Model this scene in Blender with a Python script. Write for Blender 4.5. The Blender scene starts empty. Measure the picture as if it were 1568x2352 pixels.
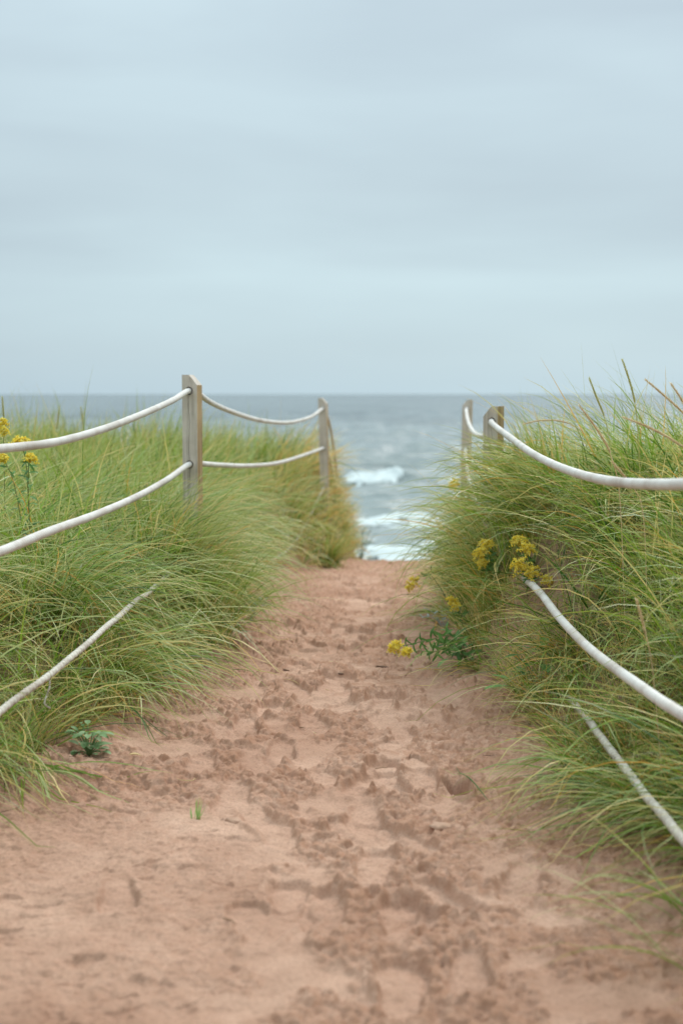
import bpy, math, random
import numpy as np
from mathutils import Vector, Matrix

random.seed(7)
rng = np.random.default_rng(7)
S = bpy.context.scene
C = S.collection
R = math.radians

# ------------------------------------------------------------------ camera
H = 1.30                                   # eye height above the sand
FPX = 50.0 / 36.0 * 2352.0
HORIZON = 905.0
PITCH = math.atan((1176.0 - HORIZON) / FPX)
cam = bpy.data.cameras.new('camera')
cam.sensor_fit = 'VERTICAL'
cam.sensor_height = 36.0
cam.sensor_width = 24.0
cam.lens = 50.0
cam.clip_start = 0.05
cam.clip_end = 60000
cam.dof.use_dof = True
cam.dof.focus_distance = 5.4
cam.dof.aperture_fstop = 2.4
camo = bpy.data.objects.new('camera', cam)
camo.location = (0, 0, H)
camo.rotation_euler = (math.pi / 2 - PITCH, 0, 0)
C.objects.link(camo)
S.camera = camo

# ------------------------------------------------------------------ world / sky
W_ = bpy.data.worlds.new("World")
S.world = W_
W_.use_nodes = True
nt = W_.node_tree
nt.nodes.clear()
SUN_EL, SUN_ROT = R(44), R(28)             # sun veiled by cloud, out over the sea
out = nt.nodes.new('ShaderNodeOutputWorld')
bg = nt.nodes.new('ShaderNodeBackground')
bg.inputs['Strength'].default_value = 0.1
sky = nt.nodes.new('ShaderNodeTexSky')
sky.sky_type = 'NISHITA'
sky.sun_disc = False
sky.sun_elevation = SUN_EL
sky.sun_rotation = SUN_ROT
tc = nt.nodes.new('ShaderNodeTexCoord')
mp = nt.nodes.new('ShaderNodeMapping')
mp.inputs['Scale'].default_value = (2.0, 2.0, 11.0)
mp.inputs['Location'].default_value = (3.2, 0.4, 0.55)
no = nt.nodes.new('ShaderNodeTexNoise')
no.inputs['Scale'].default_value = 1.1
no.inputs['Detail'].default_value = 5
no.inputs['Roughness'].default_value = 0.45
no.inputs['Distortion'].default_value = 0.35
ramp = nt.nodes.new('ShaderNodeValToRGB')
ramp.color_ramp.elements[0].position = 0.34
ramp.color_ramp.elements[0].color = (0.415, 0.505, 0.556, 1)
ramp.color_ramp.elements[1].position = 0.68
ramp.color_ramp.elements[1].color = (0.495, 0.610, 0.655, 1)
sep = nt.nodes.new('ShaderNodeSeparateXYZ')
gr = nt.nodes.new('ShaderNodeValToRGB')     # cloud deck brightness by height
e = gr.color_ramp
e.elements[0].position = 0.0
e.elements[0].color = (7.9, 8.4, 8.7, 1)
e.elements[1].position = 1.0
e.elements[1].color = (27.0, 26.5, 26.0, 1)
for p_, v_ in ((0.03, (8.0, 8.25, 8.4)), (0.08, (8.95, 9.15, 9.15)), (0.14, (8.15, 8.15, 8.25)),
               (0.19, (8.5, 8.5, 8.6)), (0.27, (9.1, 9.1, 9.2)), (0.5, (16.5, 16.3, 16.0))):
    q = e.elements.new(p_)
    q.color = (*v_, 1)
mul = nt.nodes.new('ShaderNodeMix')
mul.data_type = 'RGBA'
mul.blend_type = 'MULTIPLY'
mul.inputs[0].default_value = 1
mixw = nt.nodes.new('ShaderNodeMix')
mixw.data_type = 'RGBA'
mixw.inputs[0].default_value = 0.96
L = nt.links.new
L(tc.outputs['Generated'], mp.inputs['Vector'])
L(mp.outputs['Vector'], no.inputs['Vector'])
L(no.outputs['Fac'], ramp.inputs['Fac'])
L(tc.outputs['Generated'], sep.inputs[0])
L(sep.outputs['Z'], gr.inputs['Fac'])
L(ramp.outputs['Color'], mul.inputs[6])
L(gr.outputs['Color'], mul.inputs[7])
L(sky.outputs['Color'], mixw.inputs[6])
L(mul.outputs[2], mixw.inputs[7])
L(mixw.outputs[2], bg.inputs['Color'])
L(bg.outputs[0], out.inputs[0])

sun = bpy.data.lights.new('sun', 'SUN')
sun.energy = 1.5
sun.angle = R(22)
sun.color = (1.0, 0.955, 0.90)
suno = bpy.data.objects.new('sun', sun)
sd = Vector((math.sin(SUN_ROT) * math.cos(SUN_EL), math.cos(SUN_ROT) * math.cos(SUN_EL), math.sin(SUN_EL)))
suno.rotation_euler = sd.to_track_quat('Z', 'Y').to_euler()
suno.location = (0, 0, 30)
C.objects.link(suno)

S.view_settings.view_transform = 'Standard'
S.view_settings.look = 'None'
S.view_settings.exposure = 0.50
S.view_settings.gamma = 1.0
S.cycles.use_denoising = True
S.cycles.max_bounces = 6
S.cycles.transparent_max_bounces = 4


# ------------------------------------------------------------------ helpers
def at(px, py, d):
    """photo position (1568 x 2352) on the ray at forward distance d -> world point"""
    dx, dy = (px - 784.0) / FPX, (1176.0 - py) / FPX
    cp, sp = math.cos(PITCH), math.sin(PITCH)
    x, y, z = dx, cp + dy * sp, -sp + dy * cp
    k = d / y
    return Vector((x * k, d, H + z * k))


def tag(o, label=None, cat=None, group=None, kind=None):
    if label: o['label'] = label
    if cat: o['category'] = cat
    if group: o['group'] = group
    if kind: o['kind'] = kind
    return o


def link(name, me, mat=None, parent=None):
    o = bpy.data.objects.new(name, me)
    C.objects.link(o)
    if mat:
        for m in (mat if isinstance(mat, (list, tuple)) else [mat]):
            me.materials.append(m)
    if parent: o.parent = parent
    return o


def empty(name, loc):
    o = bpy.data.objects.new(name, None)
    o.location = loc
    o.empty_display_size = 0.1
    C.objects.link(o)
    return o


def np_mesh(name, co, faces, attrs=None, smooth=True):
    """co (n,3); faces: (m,k) int array"""
    me = bpy.data.meshes.new(name)
    co = np.ascontiguousarray(co, dtype=np.float32)
    faces = np.ascontiguousarray(faces, dtype=np.int32)
    m, k = faces.shape
    me.vertices.add(len(co))
    me.vertices.foreach_set('co', co.ravel())
    me.loops.add(m * k)
    me.loops.foreach_set('vertex_index', faces.ravel())
    me.polygons.add(m)
    me.polygons.foreach_set('loop_start', np.arange(0, m * k, k, dtype=np.int32))
    me.polygons.foreach_set('loop_total', np.full(m, k, dtype=np.int32))
    me.polygons.foreach_set('use_smooth', np.full(m, smooth, dtype=bool))
    for an, av in (attrs or {}).items():
        a = me.attributes.new(an, 'FLOAT', 'POINT')
        a.data.foreach_set('value', np.ascontiguousarray(av, dtype=np.float32))
    me.update()
    me.validate()
    return me


class Bag:
    """collects small python-built pieces into one mesh"""
    def __init__(s):
        s.v, s.f, s.t = [], [], []

    def add(s, vs, fs, t=0.5):
        b = len(s.v)
        s.v += [tuple(p) for p in vs]
        s.f += [tuple(i + b for i in f) for f in fs]
        s.t += [t] * len(vs)

    def tube(s, pts, rad, seg=7, t=0.5):
        n = len(pts)
        pts = [Vector(p) for p in pts]
        if not isinstance(rad, (list, tuple)): rad = [rad] * n
        vs, fs = [], []
        up = Vector((0, 0, 1))
        for i, p in enumerate(pts):
            d = (pts[min(i + 1, n - 1)] - pts[max(i - 1, 0)]).normalized()
            a = d.cross(up)
            if a.length < 1e-3: a = d.cross(Vector((1, 0, 0)))
            a.normalize()
            b = d.cross(a)
            for k in range(seg):
                an = 2 * math.pi * k / seg
                vs.append(p + (a * math.cos(an) + b * math.sin(an)) * rad[i])
        for i in range(n - 1):
            for k in range(seg):
                k2 = (k + 1) % seg
                fs.append((i * seg + k, i * seg + k2, (i + 1) * seg + k2, (i + 1) * seg + k))
        fs.append(tuple(range(seg))[::-1])
        fs.append(tuple(range((n - 1) * seg, n * seg)))
        s.add(vs, fs, t)

    def leaf(s, base, d, nrm, ln, wd, curl=0.3, t=0.5, n=6, fold=0.25):
        """lanceolate leaf with a folded midrib, curling away from nrm"""
        d = Vector(d).normalized()
        side = d.cross(Vector(nrm))
        if side.length < 1e-3: side = d.cross(Vector((1, 0.2, 0)))
        side.normalize()
        nn = side.cross(d).normalized()
        p = Vector(base)
        vs, fs = [], []
        for i in range(n + 1):
            u = i / n
            w = wd * 0.5 * (math.sin(math.pi * min(1, u * 0.93 + 0.05)) ** 0.8) * (1 if i < n else 0.05)
            vs += [p + side * w + nn * w * fold, p, p - side * w + nn * w * fold]
            a = -curl / n
            d2 = (d * math.cos(a) + nn * math.sin(a)).normalized()
            nn = side.cross(d2).normalized()
            d = d2
            p = p + d * (ln / n)
        for i in range(n):
            o = i * 3
            fs += [(o, o + 1, o + 4, o + 3), (o + 1, o + 2, o + 5, o + 4)]
        s.add(vs, fs, t)

    def octa(s, c, r, t=0.5):
        c = Vector(c)
        q = Matrix.Rotation(random.random() * 3, 3, Vector((random.random(), random.random(), random.random() + .1)))
        dirs = [q @ Vector(v) for v in ((1, 0, 0), (-1, 0, 0), (0, 1, 0), (0, -1, 0), (0, 0, 1), (0, 0, -1))]
        vs = [c + v * r * random.uniform(.75, 1.25) for v in dirs]
        s.add(vs, [(0, 2, 4), (2, 1, 4), (1, 3, 4), (3, 0, 4), (2, 0, 5), (1, 2, 5), (3, 1, 5), (0, 3, 5)], t)

    def build(s, name, mat, parent=None, origin=(0, 0, 0), smooth=True):
        me = bpy.data.meshes.new(name)
        o = Vector(origin)
        me.from_pydata([tuple(Vector(p) - o) for p in s.v], [], s.f)
        a = me.attributes.new('tint', 'FLOAT', 'POINT')
        a.data.foreach_set('value', s.t)
        if smooth:
            me.polygons.foreach_set('use_smooth', [True] * len(me.polygons))
        me.update()
        ob = link(name, me, mat, parent)
        return ob


def smooth01(t):
    t = np.clip(t, 0, 1)
    return t * t * (3 - 2 * t)


def _hash(ix, iy, seed):
    h = (ix.astype(np.int64) * 374761393 + iy.astype(np.int64) * 668265263 + seed * 1442695041) & 0xffffffff
    h = ((h ^ (h >> 13)) * 1274126177) & 0xffffffff
    return ((h ^ (h >> 16)) & 0xffffff).astype(np.float32) / float(0xffffff)


def perlin(x, y, seed=0):
    x = np.asarray(x, dtype=np.float64); y = np.asarray(y, dtype=np.float64)
    ix, iy = np.floor(x), np.floor(y)
    fx, fy = (x - ix), (y - iy)
    u, v = fx * fx * fx * (fx * (fx * 6 - 15) + 10), fy * fy * fy * (fy * (fy * 6 - 15) + 10)
    def g(a, b):
        an = _hash(ix + a, iy + b, seed) * 6.2831853
        return np.cos(an) * (fx - a) + np.sin(an) * (fy - b)
    n0 = g(0, 0) * (1 - u) + g(1, 0) * u
    n1 = g(0, 1) * (1 - u) + g(1, 1) * u
    return (n0 * (1 - v) + n1 * v) * 1.5


def fbm(x, y, seed=0, octv=4, gain=.5):
    r, a = 0, 1.0
    for i in range(octv):
        r = r + a * perlin(x * 2 ** i + 17.3 * i, y * 2 ** i - 9.1 * i, seed + i)
        a *= gain
    return r


def worley(x, y, seed=0):
    ix, iy = np.floor(x), np.floor(y)
    f1 = np.full(x.shape, 9.0, np.float32); f2 = f1.copy(); cid = np.zeros(x.shape, np.float32)
    for a in (-1, 0, 1):
        for b in (-1, 0, 1):
            jx = _hash(ix + a, iy + b, seed); jy = _hash(ix + a, iy + b, seed + 57)
            d = np.sqrt((ix + a + jx - x) ** 2 + (iy + b + jy - y) ** 2).astype(np.float32)
            c = _hash(ix + a, iy + b, seed + 91)
            cl = d < f1
            f2 = np.where(cl, f1, np.minimum(f2, d))
            cid = np.where(cl, c, cid)
            f1 = np.where(cl, d, f1)
    return f1, f2, cid


# ------------------------------------------------------------------ materials
def new_mat(name):
    m = bpy.data.materials.new(name)
    m.use_nodes = True
    n = m.node_tree
    b = n.nodes['Principled BSDF']
    return m, n, b


def ramp_node(n, stops):
    r = n.nodes.new('ShaderNodeValToRGB')
    el = r.color_ramp.elements
    el[0].position, el[0].color = stops[0][0], (*stops[0][1], 1)
    el[1].position, el[1].color = stops[-1][0], (*stops[-1][1], 1)
    for p, c in stops[1:-1]:
        q = el.new(p); q.color = (*c, 1)
    return r


def noise_node(n, scale, detail=4, rough=.5, vec=None, dist=0):
    t = n.nodes.new('ShaderNodeTexNoise')
    t.inputs['Scale'].default_value = scale
    t.inputs['Detail'].default_value = detail
    t.inputs['Roughness'].default_value = rough
    t.inputs['Distortion'].default_value = dist
    if vec is not None: n.links.new(vec, t.inputs['Vector'])
    return t


def mixc(n, fac, a, b, mode='MIX'):
    m = n.nodes.new('ShaderNodeMix')
    m.data_type = 'RGBA'; m.blend_type = mode
    for sock, v in ((m.inputs[0], fac), (m.inputs[6], a), (m.inputs[7], b)):
        if hasattr(v, 'is_output'): n.links.new(v, sock)
        elif isinstance(v, tuple): sock.default_value = (*v, 1)
        else: sock.default_value = v
    return m.outputs[2]


def mat_sand():
    m, n, b = new_mat('sand')
    geo = n.nodes.new('ShaderNodeNewGeometry')
    pos = geo.outputs['Position']
    big = noise_node(n, 1.7, 5, .55, pos)
    mid = noise_node(n, 11, 6, .65, pos)
    fine = noise_node(n, 130, 5, .75, pos)
    r1 = ramp_node(n, [(0.33, (0.445, 0.256, 0.175)), (0.66, (0.590, 0.368, 0.264))])
    n.links.new(big.outputs['Fac'], r1.inputs['Fac'])
    r2 = ramp_node(n, [(0.35, (0.80, 0.76, 0.73)), (0.62, (1.05, 1.05, 1.05))])
    n.links.new(mid.outputs['Fac'], r2.inputs['Fac'])
    c = mixc(n, .6, r1.outputs[0], r2.outputs[0], 'MULTIPLY')
    r3 = ramp_node(n, [(0.36, (0.62, 0.57, 0.54)), (0.5, (1.0, 1.0, 1.0)), (0.66, (1.14, 1.14, 1.14))])
    n.links.new(fine.outputs['Fac'], r3.inputs['Fac'])
    c = mixc(n, .6, c, r3.outputs[0], 'MULTIPLY')
    at_ = n.nodes.new('ShaderNodeAttribute'); at_.attribute_name = 'damp'
    c = mixc(n, at_.outputs['Fac'], c, (0.40, 0.205, 0.125))
    at2 = n.nodes.new('ShaderNodeAttribute'); at2.attribute_name = 'litter'
    lit = noise_node(n, 26, 5, .7, pos)
    r4 = ramp_node(n, [(0.4, (0.10, 0.075, 0.04)), (0.6, (0.24, 0.17, 0.09))])
    n.links.new(lit.outputs['Fac'], r4.inputs['Fac'])
    c = mixc(n, at2.outputs['Fac'], c, r4.outputs[0])
    n.links.new(c, b.inputs['Base Color'])
    b.inputs['Roughness'].default_value = 0.95
    b.inputs['Specular IOR Level'].default_value = 0.15
    bump = n.nodes.new('ShaderNodeBump')
    bump.inputs['Strength'].default_value = 0.9
    bump.inputs['Distance'].default_value = 0.007
    nb = noise_node(n, 150, 6, .75, pos)
    n.links.new(nb.outputs['Fac'], bump.inputs['Height'])
    n.links.new(bump.outputs[0], b.inputs['Normal'])
    return m


def mat_blade(name, stops, transl=.35, tip=(0.56, 0.44, 0.16), tipamt=.55, rough=.5):
    m, n, b = new_mat(name)
    a = n.nodes.new('ShaderNodeAttribute'); a.attribute_name = 'tint'
    r = ramp_node(n, stops)
    n.links.new(a.outputs['Fac'], r.inputs['Fac'])
    al = n.nodes.new('ShaderNodeAttribute'); al.attribute_name = 'along'
    mr = n.nodes.new('ShaderNodeMapRange')
    mr.inputs['From Min'].default_value = .55
    mr.inputs['From Max'].default_value = 1.0
    mr.inputs['To Max'].default_value = tipamt
    n.links.new(al.outputs['Fac'], mr.inputs['Value'])
    c = mixc(n, mr.outputs[0], r.outputs[0], tip)
    mr2 = n.nodes.new('ShaderNodeMapRange')       # blends to a darker brown toward the root
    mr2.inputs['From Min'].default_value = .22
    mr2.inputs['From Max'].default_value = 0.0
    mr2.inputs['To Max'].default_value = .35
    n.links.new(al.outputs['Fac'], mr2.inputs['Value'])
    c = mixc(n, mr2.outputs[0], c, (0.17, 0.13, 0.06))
    n.links.new(c, b.inputs['Base Color'])
    b.inputs['Roughness'].default_value = rough
    b.inputs['Specular IOR Level'].default_value = 0.55
    tr = n.nodes.new('ShaderNodeBsdfTranslucent')
    n.links.new(c, tr.inputs['Color'])
    mx = n.nodes.new('ShaderNodeMixShader')
    mx.inputs[0].default_value = transl
    n.links.new(b.outputs[0], mx.inputs[1])
    n.links.new(tr.outputs[0], mx.inputs[2])
    n.links.new(mx.outputs[0], n.nodes['Material Output'].inputs['Surface'])
    return m


def mat_tint(name, stops, rough=.6, transl=0, bump=0, bscale=200):
    m, n, b = new_mat(name)
    a = n.nodes.new('ShaderNodeAttribute'); a.attribute_name = 'tint'
    geo = n.nodes.new('ShaderNodeNewGeometry')
    ns = noise_node(n, 60, 3, .6, geo.outputs['Position'])
    ad = n.nodes.new('ShaderNodeMath'); ad.operation = 'MULTIPLY_ADD'
    ad.inputs[1].default_value = .3
    n.links.new(ns.outputs['Fac'], ad.inputs[0])
    sb = n.nodes.new('ShaderNodeMath'); sb.operation = 'SUBTRACT'; sb.inputs[1].default_value = .15
    n.links.new(a.outputs['Fac'], sb.inputs[0])
    n.links.new(sb.outputs[0], ad.inputs[2])
    r = ramp_node(n, stops)
    n.links.new(ad.outputs[0], r.inputs['Fac'])
    n.links.new(r.outputs[0], b.inputs['Base Color'])
    b.inputs['Roughness'].default_value = rough
    b.inputs['Specular IOR Level'].default_value = 0.3
    if bump:
        bp = n.nodes.new('ShaderNodeBump'); bp.inputs['Strength'].default_value = bump
        bp.inputs['Distance'].default_value = .003
        nn = noise_node(n, bscale, 3, .6, geo.outputs['Position'])
        n.links.new(nn.outputs['Fac'], bp.inputs['Height'])
        n.links.new(bp.outputs[0], b.inputs['Normal'])
    if transl:
        tr = n.nodes.new('ShaderNodeBsdfTranslucent')
        n.links.new(r.outputs[0], tr.inputs['Color'])
        mx = n.nodes.new('ShaderNodeMixShader'); mx.inputs[0].default_value = transl
        n.links.new(b.outputs[0], mx.inputs[1]); n.links.new(tr.outputs[0], mx.inputs[2])
        n.links.new(mx.outputs[0], n.nodes['Material Output'].inputs['Surface'])
    return m


def mat_wood(name, ca, cb, cc):
    m, n, b = new_mat(name)
    t = n.nodes.new('ShaderNodeTexCoord')
    mpn = n.nodes.new('ShaderNodeMapping'); mpn.inputs['Scale'].default_value = (60, 60, 2.2)
    n.links.new(t.outputs['Object'], mpn.inputs['Vector'])
    g = noise_node(n, 1.0, 6, .65, mpn.outputs[0], .4)
    big = noise_node(n, 6, 4, .6, t.outputs['Object'])
    r = ramp_node(n, [(0.3, ca), (0.5, cb), (0.7, cc)])
    n.links.new(g.outputs['Fac'], r.inputs['Fac'])
    r2 = ramp_node(n, [(0.35, (.72, .68, .62)), (0.65, (1.05, 1.05, 1.05))])
    n.links.new(big.outputs['Fac'], r2.inputs['Fac'])
    c = mixc(n, .7, r.outputs[0], r2.outputs[0], 'MULTIPLY')
    n.links.new(c, b.inputs['Base Color'])
    b.inputs['Roughness'].default_value = .85
    b.inputs['Specular IOR Level'].default_value = 0.2
    bp = n.nodes.new('ShaderNodeBump'); bp.inputs['Strength'].default_value = .5
    bp.inputs['Distance'].default_value = .002
    n.links.new(g.outputs['Fac'], bp.inputs['Height'])
    n.links.new(bp.outputs[0], b.inputs['Normal'])
    return m


def mat_rope(name, ca, cb, tint_amt):
    m, n, b = new_mat(name)
    geo = n.nodes.new('ShaderNodeNewGeometry')
    big = noise_node(n, 9, 5, .65, geo.outputs['Position'])
    r = ramp_node(n, [(0.30, cb), (0.55, ca)])
    n.links.new(big.outputs['Fac'], r.inputs['Fac'])
    a = n.nodes.new('ShaderNodeAttribute'); a.attribute_name = 'tint'   # darker in the grooves between strands, plus random dirt patches
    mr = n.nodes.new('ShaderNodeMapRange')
    mr.inputs['To Max'].default_value = tint_amt
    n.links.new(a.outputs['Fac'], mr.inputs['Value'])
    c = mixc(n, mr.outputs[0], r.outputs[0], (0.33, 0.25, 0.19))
    n.links.new(c, b.inputs['Base Color'])
    b.inputs['Roughness'].default_value = .8
    b.inputs['Specular IOR Level'].default_value = 0.25
    bp = n.nodes.new('ShaderNodeBump'); bp.inputs['Strength'].default_value = .4
    bp.inputs['Distance'].default_value = .002
    nn = noise_node(n, 420, 3, .7, geo.outputs['Position'])
    n.links.new(nn.outputs['Fac'], bp.inputs['Height'])
    n.links.new(bp.outputs[0], b.inputs['Normal'])
    return m


def mat_sea():
    m, n, b = new_mat('sea_water')
    geo = n.nodes.new('ShaderNodeNewGeometry')
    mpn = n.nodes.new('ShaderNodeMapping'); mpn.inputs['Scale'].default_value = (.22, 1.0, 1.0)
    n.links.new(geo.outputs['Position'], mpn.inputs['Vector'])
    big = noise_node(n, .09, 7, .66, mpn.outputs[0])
    r = ramp_node(n, [(0.40, (0.035, 0.055, 0.062)), (0.60, (0.150, 0.185, 0.188))])  # ripple and swell shading put into the water colour as dark streaks
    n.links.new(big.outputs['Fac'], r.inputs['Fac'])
    sh = n.nodes.new('ShaderNodeSeparateXYZ')
    n.links.new(geo.outputs['Position'], sh.inputs[0])
    mr = n.nodes.new('ShaderNodeMapRange')          # water is paler and sandier over the shallows
    mr.inputs['From Min'].default_value = 420
    mr.inputs['From Max'].default_value = 50
    n.links.new(sh.outputs['Y'], mr.inputs['Value'])
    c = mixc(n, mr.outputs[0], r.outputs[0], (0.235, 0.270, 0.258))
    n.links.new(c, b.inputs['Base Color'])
    b.inputs['Roughness'].default_value = .24
    b.inputs['IOR'].default_value = 1.33
    b1 = n.nodes.new('ShaderNodeBump'); b1.inputs['Strength'].default_value = .9; b1.inputs['Distance'].default_value = .7
    w1 = noise_node(n, .55, 6, .62, mpn.outputs[0])
    n.links.new(w1.outputs['Fac'], b1.inputs['Height'])
    b2 = n.nodes.new('ShaderNodeBump'); b2.inputs['Strength'].default_value = .8; b2.inputs['Distance'].default_value = 4
    w2 = noise_node(n, .07, 4, .6, mpn.outputs[0])
    n.links.new(w2.outputs['Fac'], b2.inputs['Height'])
    n.links.new(b1.outputs[0], b2.inputs['Normal'])
    n.links.new(b2.outputs[0], b.inputs['Normal'])
    return m


def mat_foam():
    m, n, b = new_mat('foam')
    b.inputs['Base Color'].default_value = (.52, .57, .56, 1)
    b.inputs['Roughness'].default_value = .9
    b.inputs['Subsurface Weight'].default_value = 0
    return m


M_sand = mat_sand()
GREEN = [(0.0, (0.045, 0.120, 0.018)), (0.18, (0.120, 0.235, 0.018)), (0.38, (0.255, 0.385, 0.030)),
         (0.54, (0.245, 0.410, 0.100)), (0.64, (0.47, 0.56, 0.23)), (0.74, (0.64, 0.56, 0.19)), (0.86, (0.78, 0.62, 0.25)), (1.0, (0.70, 0.34, 0.05))]
M_grass = mat_blade('marram_blades', GREEN, .40, rough=.42)
M_wood = mat_wood('weathered_wood', (0.38, 0.325, 0.275), (0.58, 0.505, 0.44), (0.68, 0.60, 0.535))
M_wood_edge = mat_wood('brown_wood_edge', (0.24, 0.15, 0.075), (0.44, 0.30, 0.16), (0.55, 0.40, 0.24))
M_rope = mat_rope('white_rope', (0.76, 0.72, 0.675), (0.64, 0.57, 0.51), .8)
M_rope_low = mat_rope('sandy_rope', (0.64, 0.60, 0.52), (0.38, 0.33, 0.27), 1.0)
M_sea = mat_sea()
M_foam = mat_foam()
M_yellow = mat_tint('goldenrod_yellow', [(0.0, (0.85, 0.58, 0.03)), (0.4, (0.97, 0.80, 0.09)), (1.0, (0.98, 0.90, 0.28))], .7, .45)
M_leaf = mat_tint('leaf_green', [(0.0, (0.055, 0.12, 0.03)), (0.5, (0.10, 0.22, 0.05)), (1.0, (0.20, 0.36, 0.10))], .45, .3)
M_bluegreen = mat_tint('blue_green_leaf', [(0.0, (0.045, 0.10, 0.06)), (0.5, (0.10, 0.19, 0.115)), (1.0, (0.21, 0.32, 0.22))], .5, .2)
M_leafmid = mat_tint('mid_green_leaf', [(0.0, (0.11, 0.20, 0.07)), (0.5, (0.20, 0.31, 0.13)), (1.0, (0.36, 0.46, 0.26))], .55, .25)
M_silver = mat_tint('silver_leaf', [(0.0, (0.25, 0.31, 0.29)), (1.0, (0.60, 0.66, 0.66))], .8, .1)
M_stem = mat_tint('green_stem', [(0.0, (0.12, 0.15, 0.05)), (1.0, (0.26, 0.28, 0.11))], .6)
M_straw = mat_tint('straw_seed', [(0.0, (0.52, 0.36, 0.18)), (0.5, (0.72, 0.54, 0.32)), (1.0, (0.90, 0.78, 0.56))], .7, .4, .6, 300)
M_seedgreen = mat_tint('green_seed', [(0.0, (0.44, 0.42, 0.12)), (1.0, (0.66, 0.60, 0.24))], .7, .35, .6, 300)
M_chip = mat_tint('dark_chip', [(0.0, (0.09, 0.05, 0.03)), (1.0, (0.22, 0.13, 0.09))], .9, 0, .6, 200)
M_stone = mat_tint('sand_clod', [(0.0, (0.36, 0.21, 0.14)), (1.0, (0.48, 0.30, 0.21))], .95, 0, .8, 150)
M_dry = mat_tint('dry_leaf', [(0.0, (0.40, 0.26, 0.11)), (1.0, (0.64, 0.48, 0.24))], .7, .2)
M_soilroot = mat_tint('root_mat', [(0.0, (0.11, 0.055, 0.025)), (1.0, (0.28, 0.16, 0.08))], .9, .1)


# ------------------------------------------------------------------ ground shape
def P_(y):
    return H + np.interp(y, [-30, 2.5, 6, 11, 14, 15.0, 16, 24, 45, 75, 120],
                         [-1.25, -1.24, -1.22, -1.42, -1.66, -1.80, -2.2, -4.8, -6.1, -7.6, -9.5])


def eL(y): return np.interp(y, [-30, 2.5, 4.0, 4.6, 5.3, 7.2, 11, 13, 14.2, 16], [-1.6, -1.5, -1.22, -1.0, -.84, -.66, -.56, -.10, .14, .2])
def eR(y): return np.interp(y, [-30, 2.5, 3.4, 4.2, 5.5, 7.5, 10, 14, 16], [1.2, 1.1, .98, .78, .66, .60, .78, 1.15, 1.3])
def TL(y): return H + np.interp(y, [-30, 3, 6, 12, 15], [-.88, -.86, -.81, -.79, -.84])
def TR(y): return H + np.interp(y, [-30, 3, 5, 7.5, 9.5, 14], [-.74, -.66, -.56, -.48, -1.00, -1.15])


def base(x, y):
    x = np.asarray(x, float); y = np.asarray(y, float)
    p = P_(y)
    wob = .05 * perlin(y * 1.3, y * 0 + 3.3, 5)
    wl = np.interp(y, [3, 5, 6.2, 12, 14], [1.1, .95, .42, .50, .45])
    sl = (eL(y) + wob - x) / wl
    sr = (x - eR(y) - wob) / np.interp(y, [4, 5.5, 6.3, 8, 14], [1.1, .8, .40, .42, .5])
    fade = 1 - smooth01((y - 15.2) / 3.2)
    tl, tr = TL(y), TR(y)
    def prof(s_, k):                            # k 0: gentle foot, 1: steep undercut foot
        q = np.clip(s_, 0, 1)
        return smooth01(q) * (1 - k) + (1 - (1 - q) ** 2) * k
    kl = np.interp(y, [4.6, 6.2], [.05, 1.0]); kr = np.interp(y, [4.8, 6.5], [.15, 1.0])
    z = p + (tl - p) * prof(sl, kl) * fade + (tr - p) * prof(sr, kr) * fade
    und = perlin(x * .6, y * .6, 11) * .10 + perlin(x * 1.7, y * 1.7, 12) * .035
    k = np.clip(np.maximum(sl, sr) - .25, 0, 1)
    z = z + und * k * fade
    # bare path is slightly dished
    z = z + .03 * np.clip(np.maximum(-sl, 0) * 0 + 1, 0, 1) * np.clip(1 - np.abs(np.minimum(-np.maximum(sl, sr), .3)) / .3, 0, 1) * (np.maximum(sl, sr) < 0)
    return z


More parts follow.
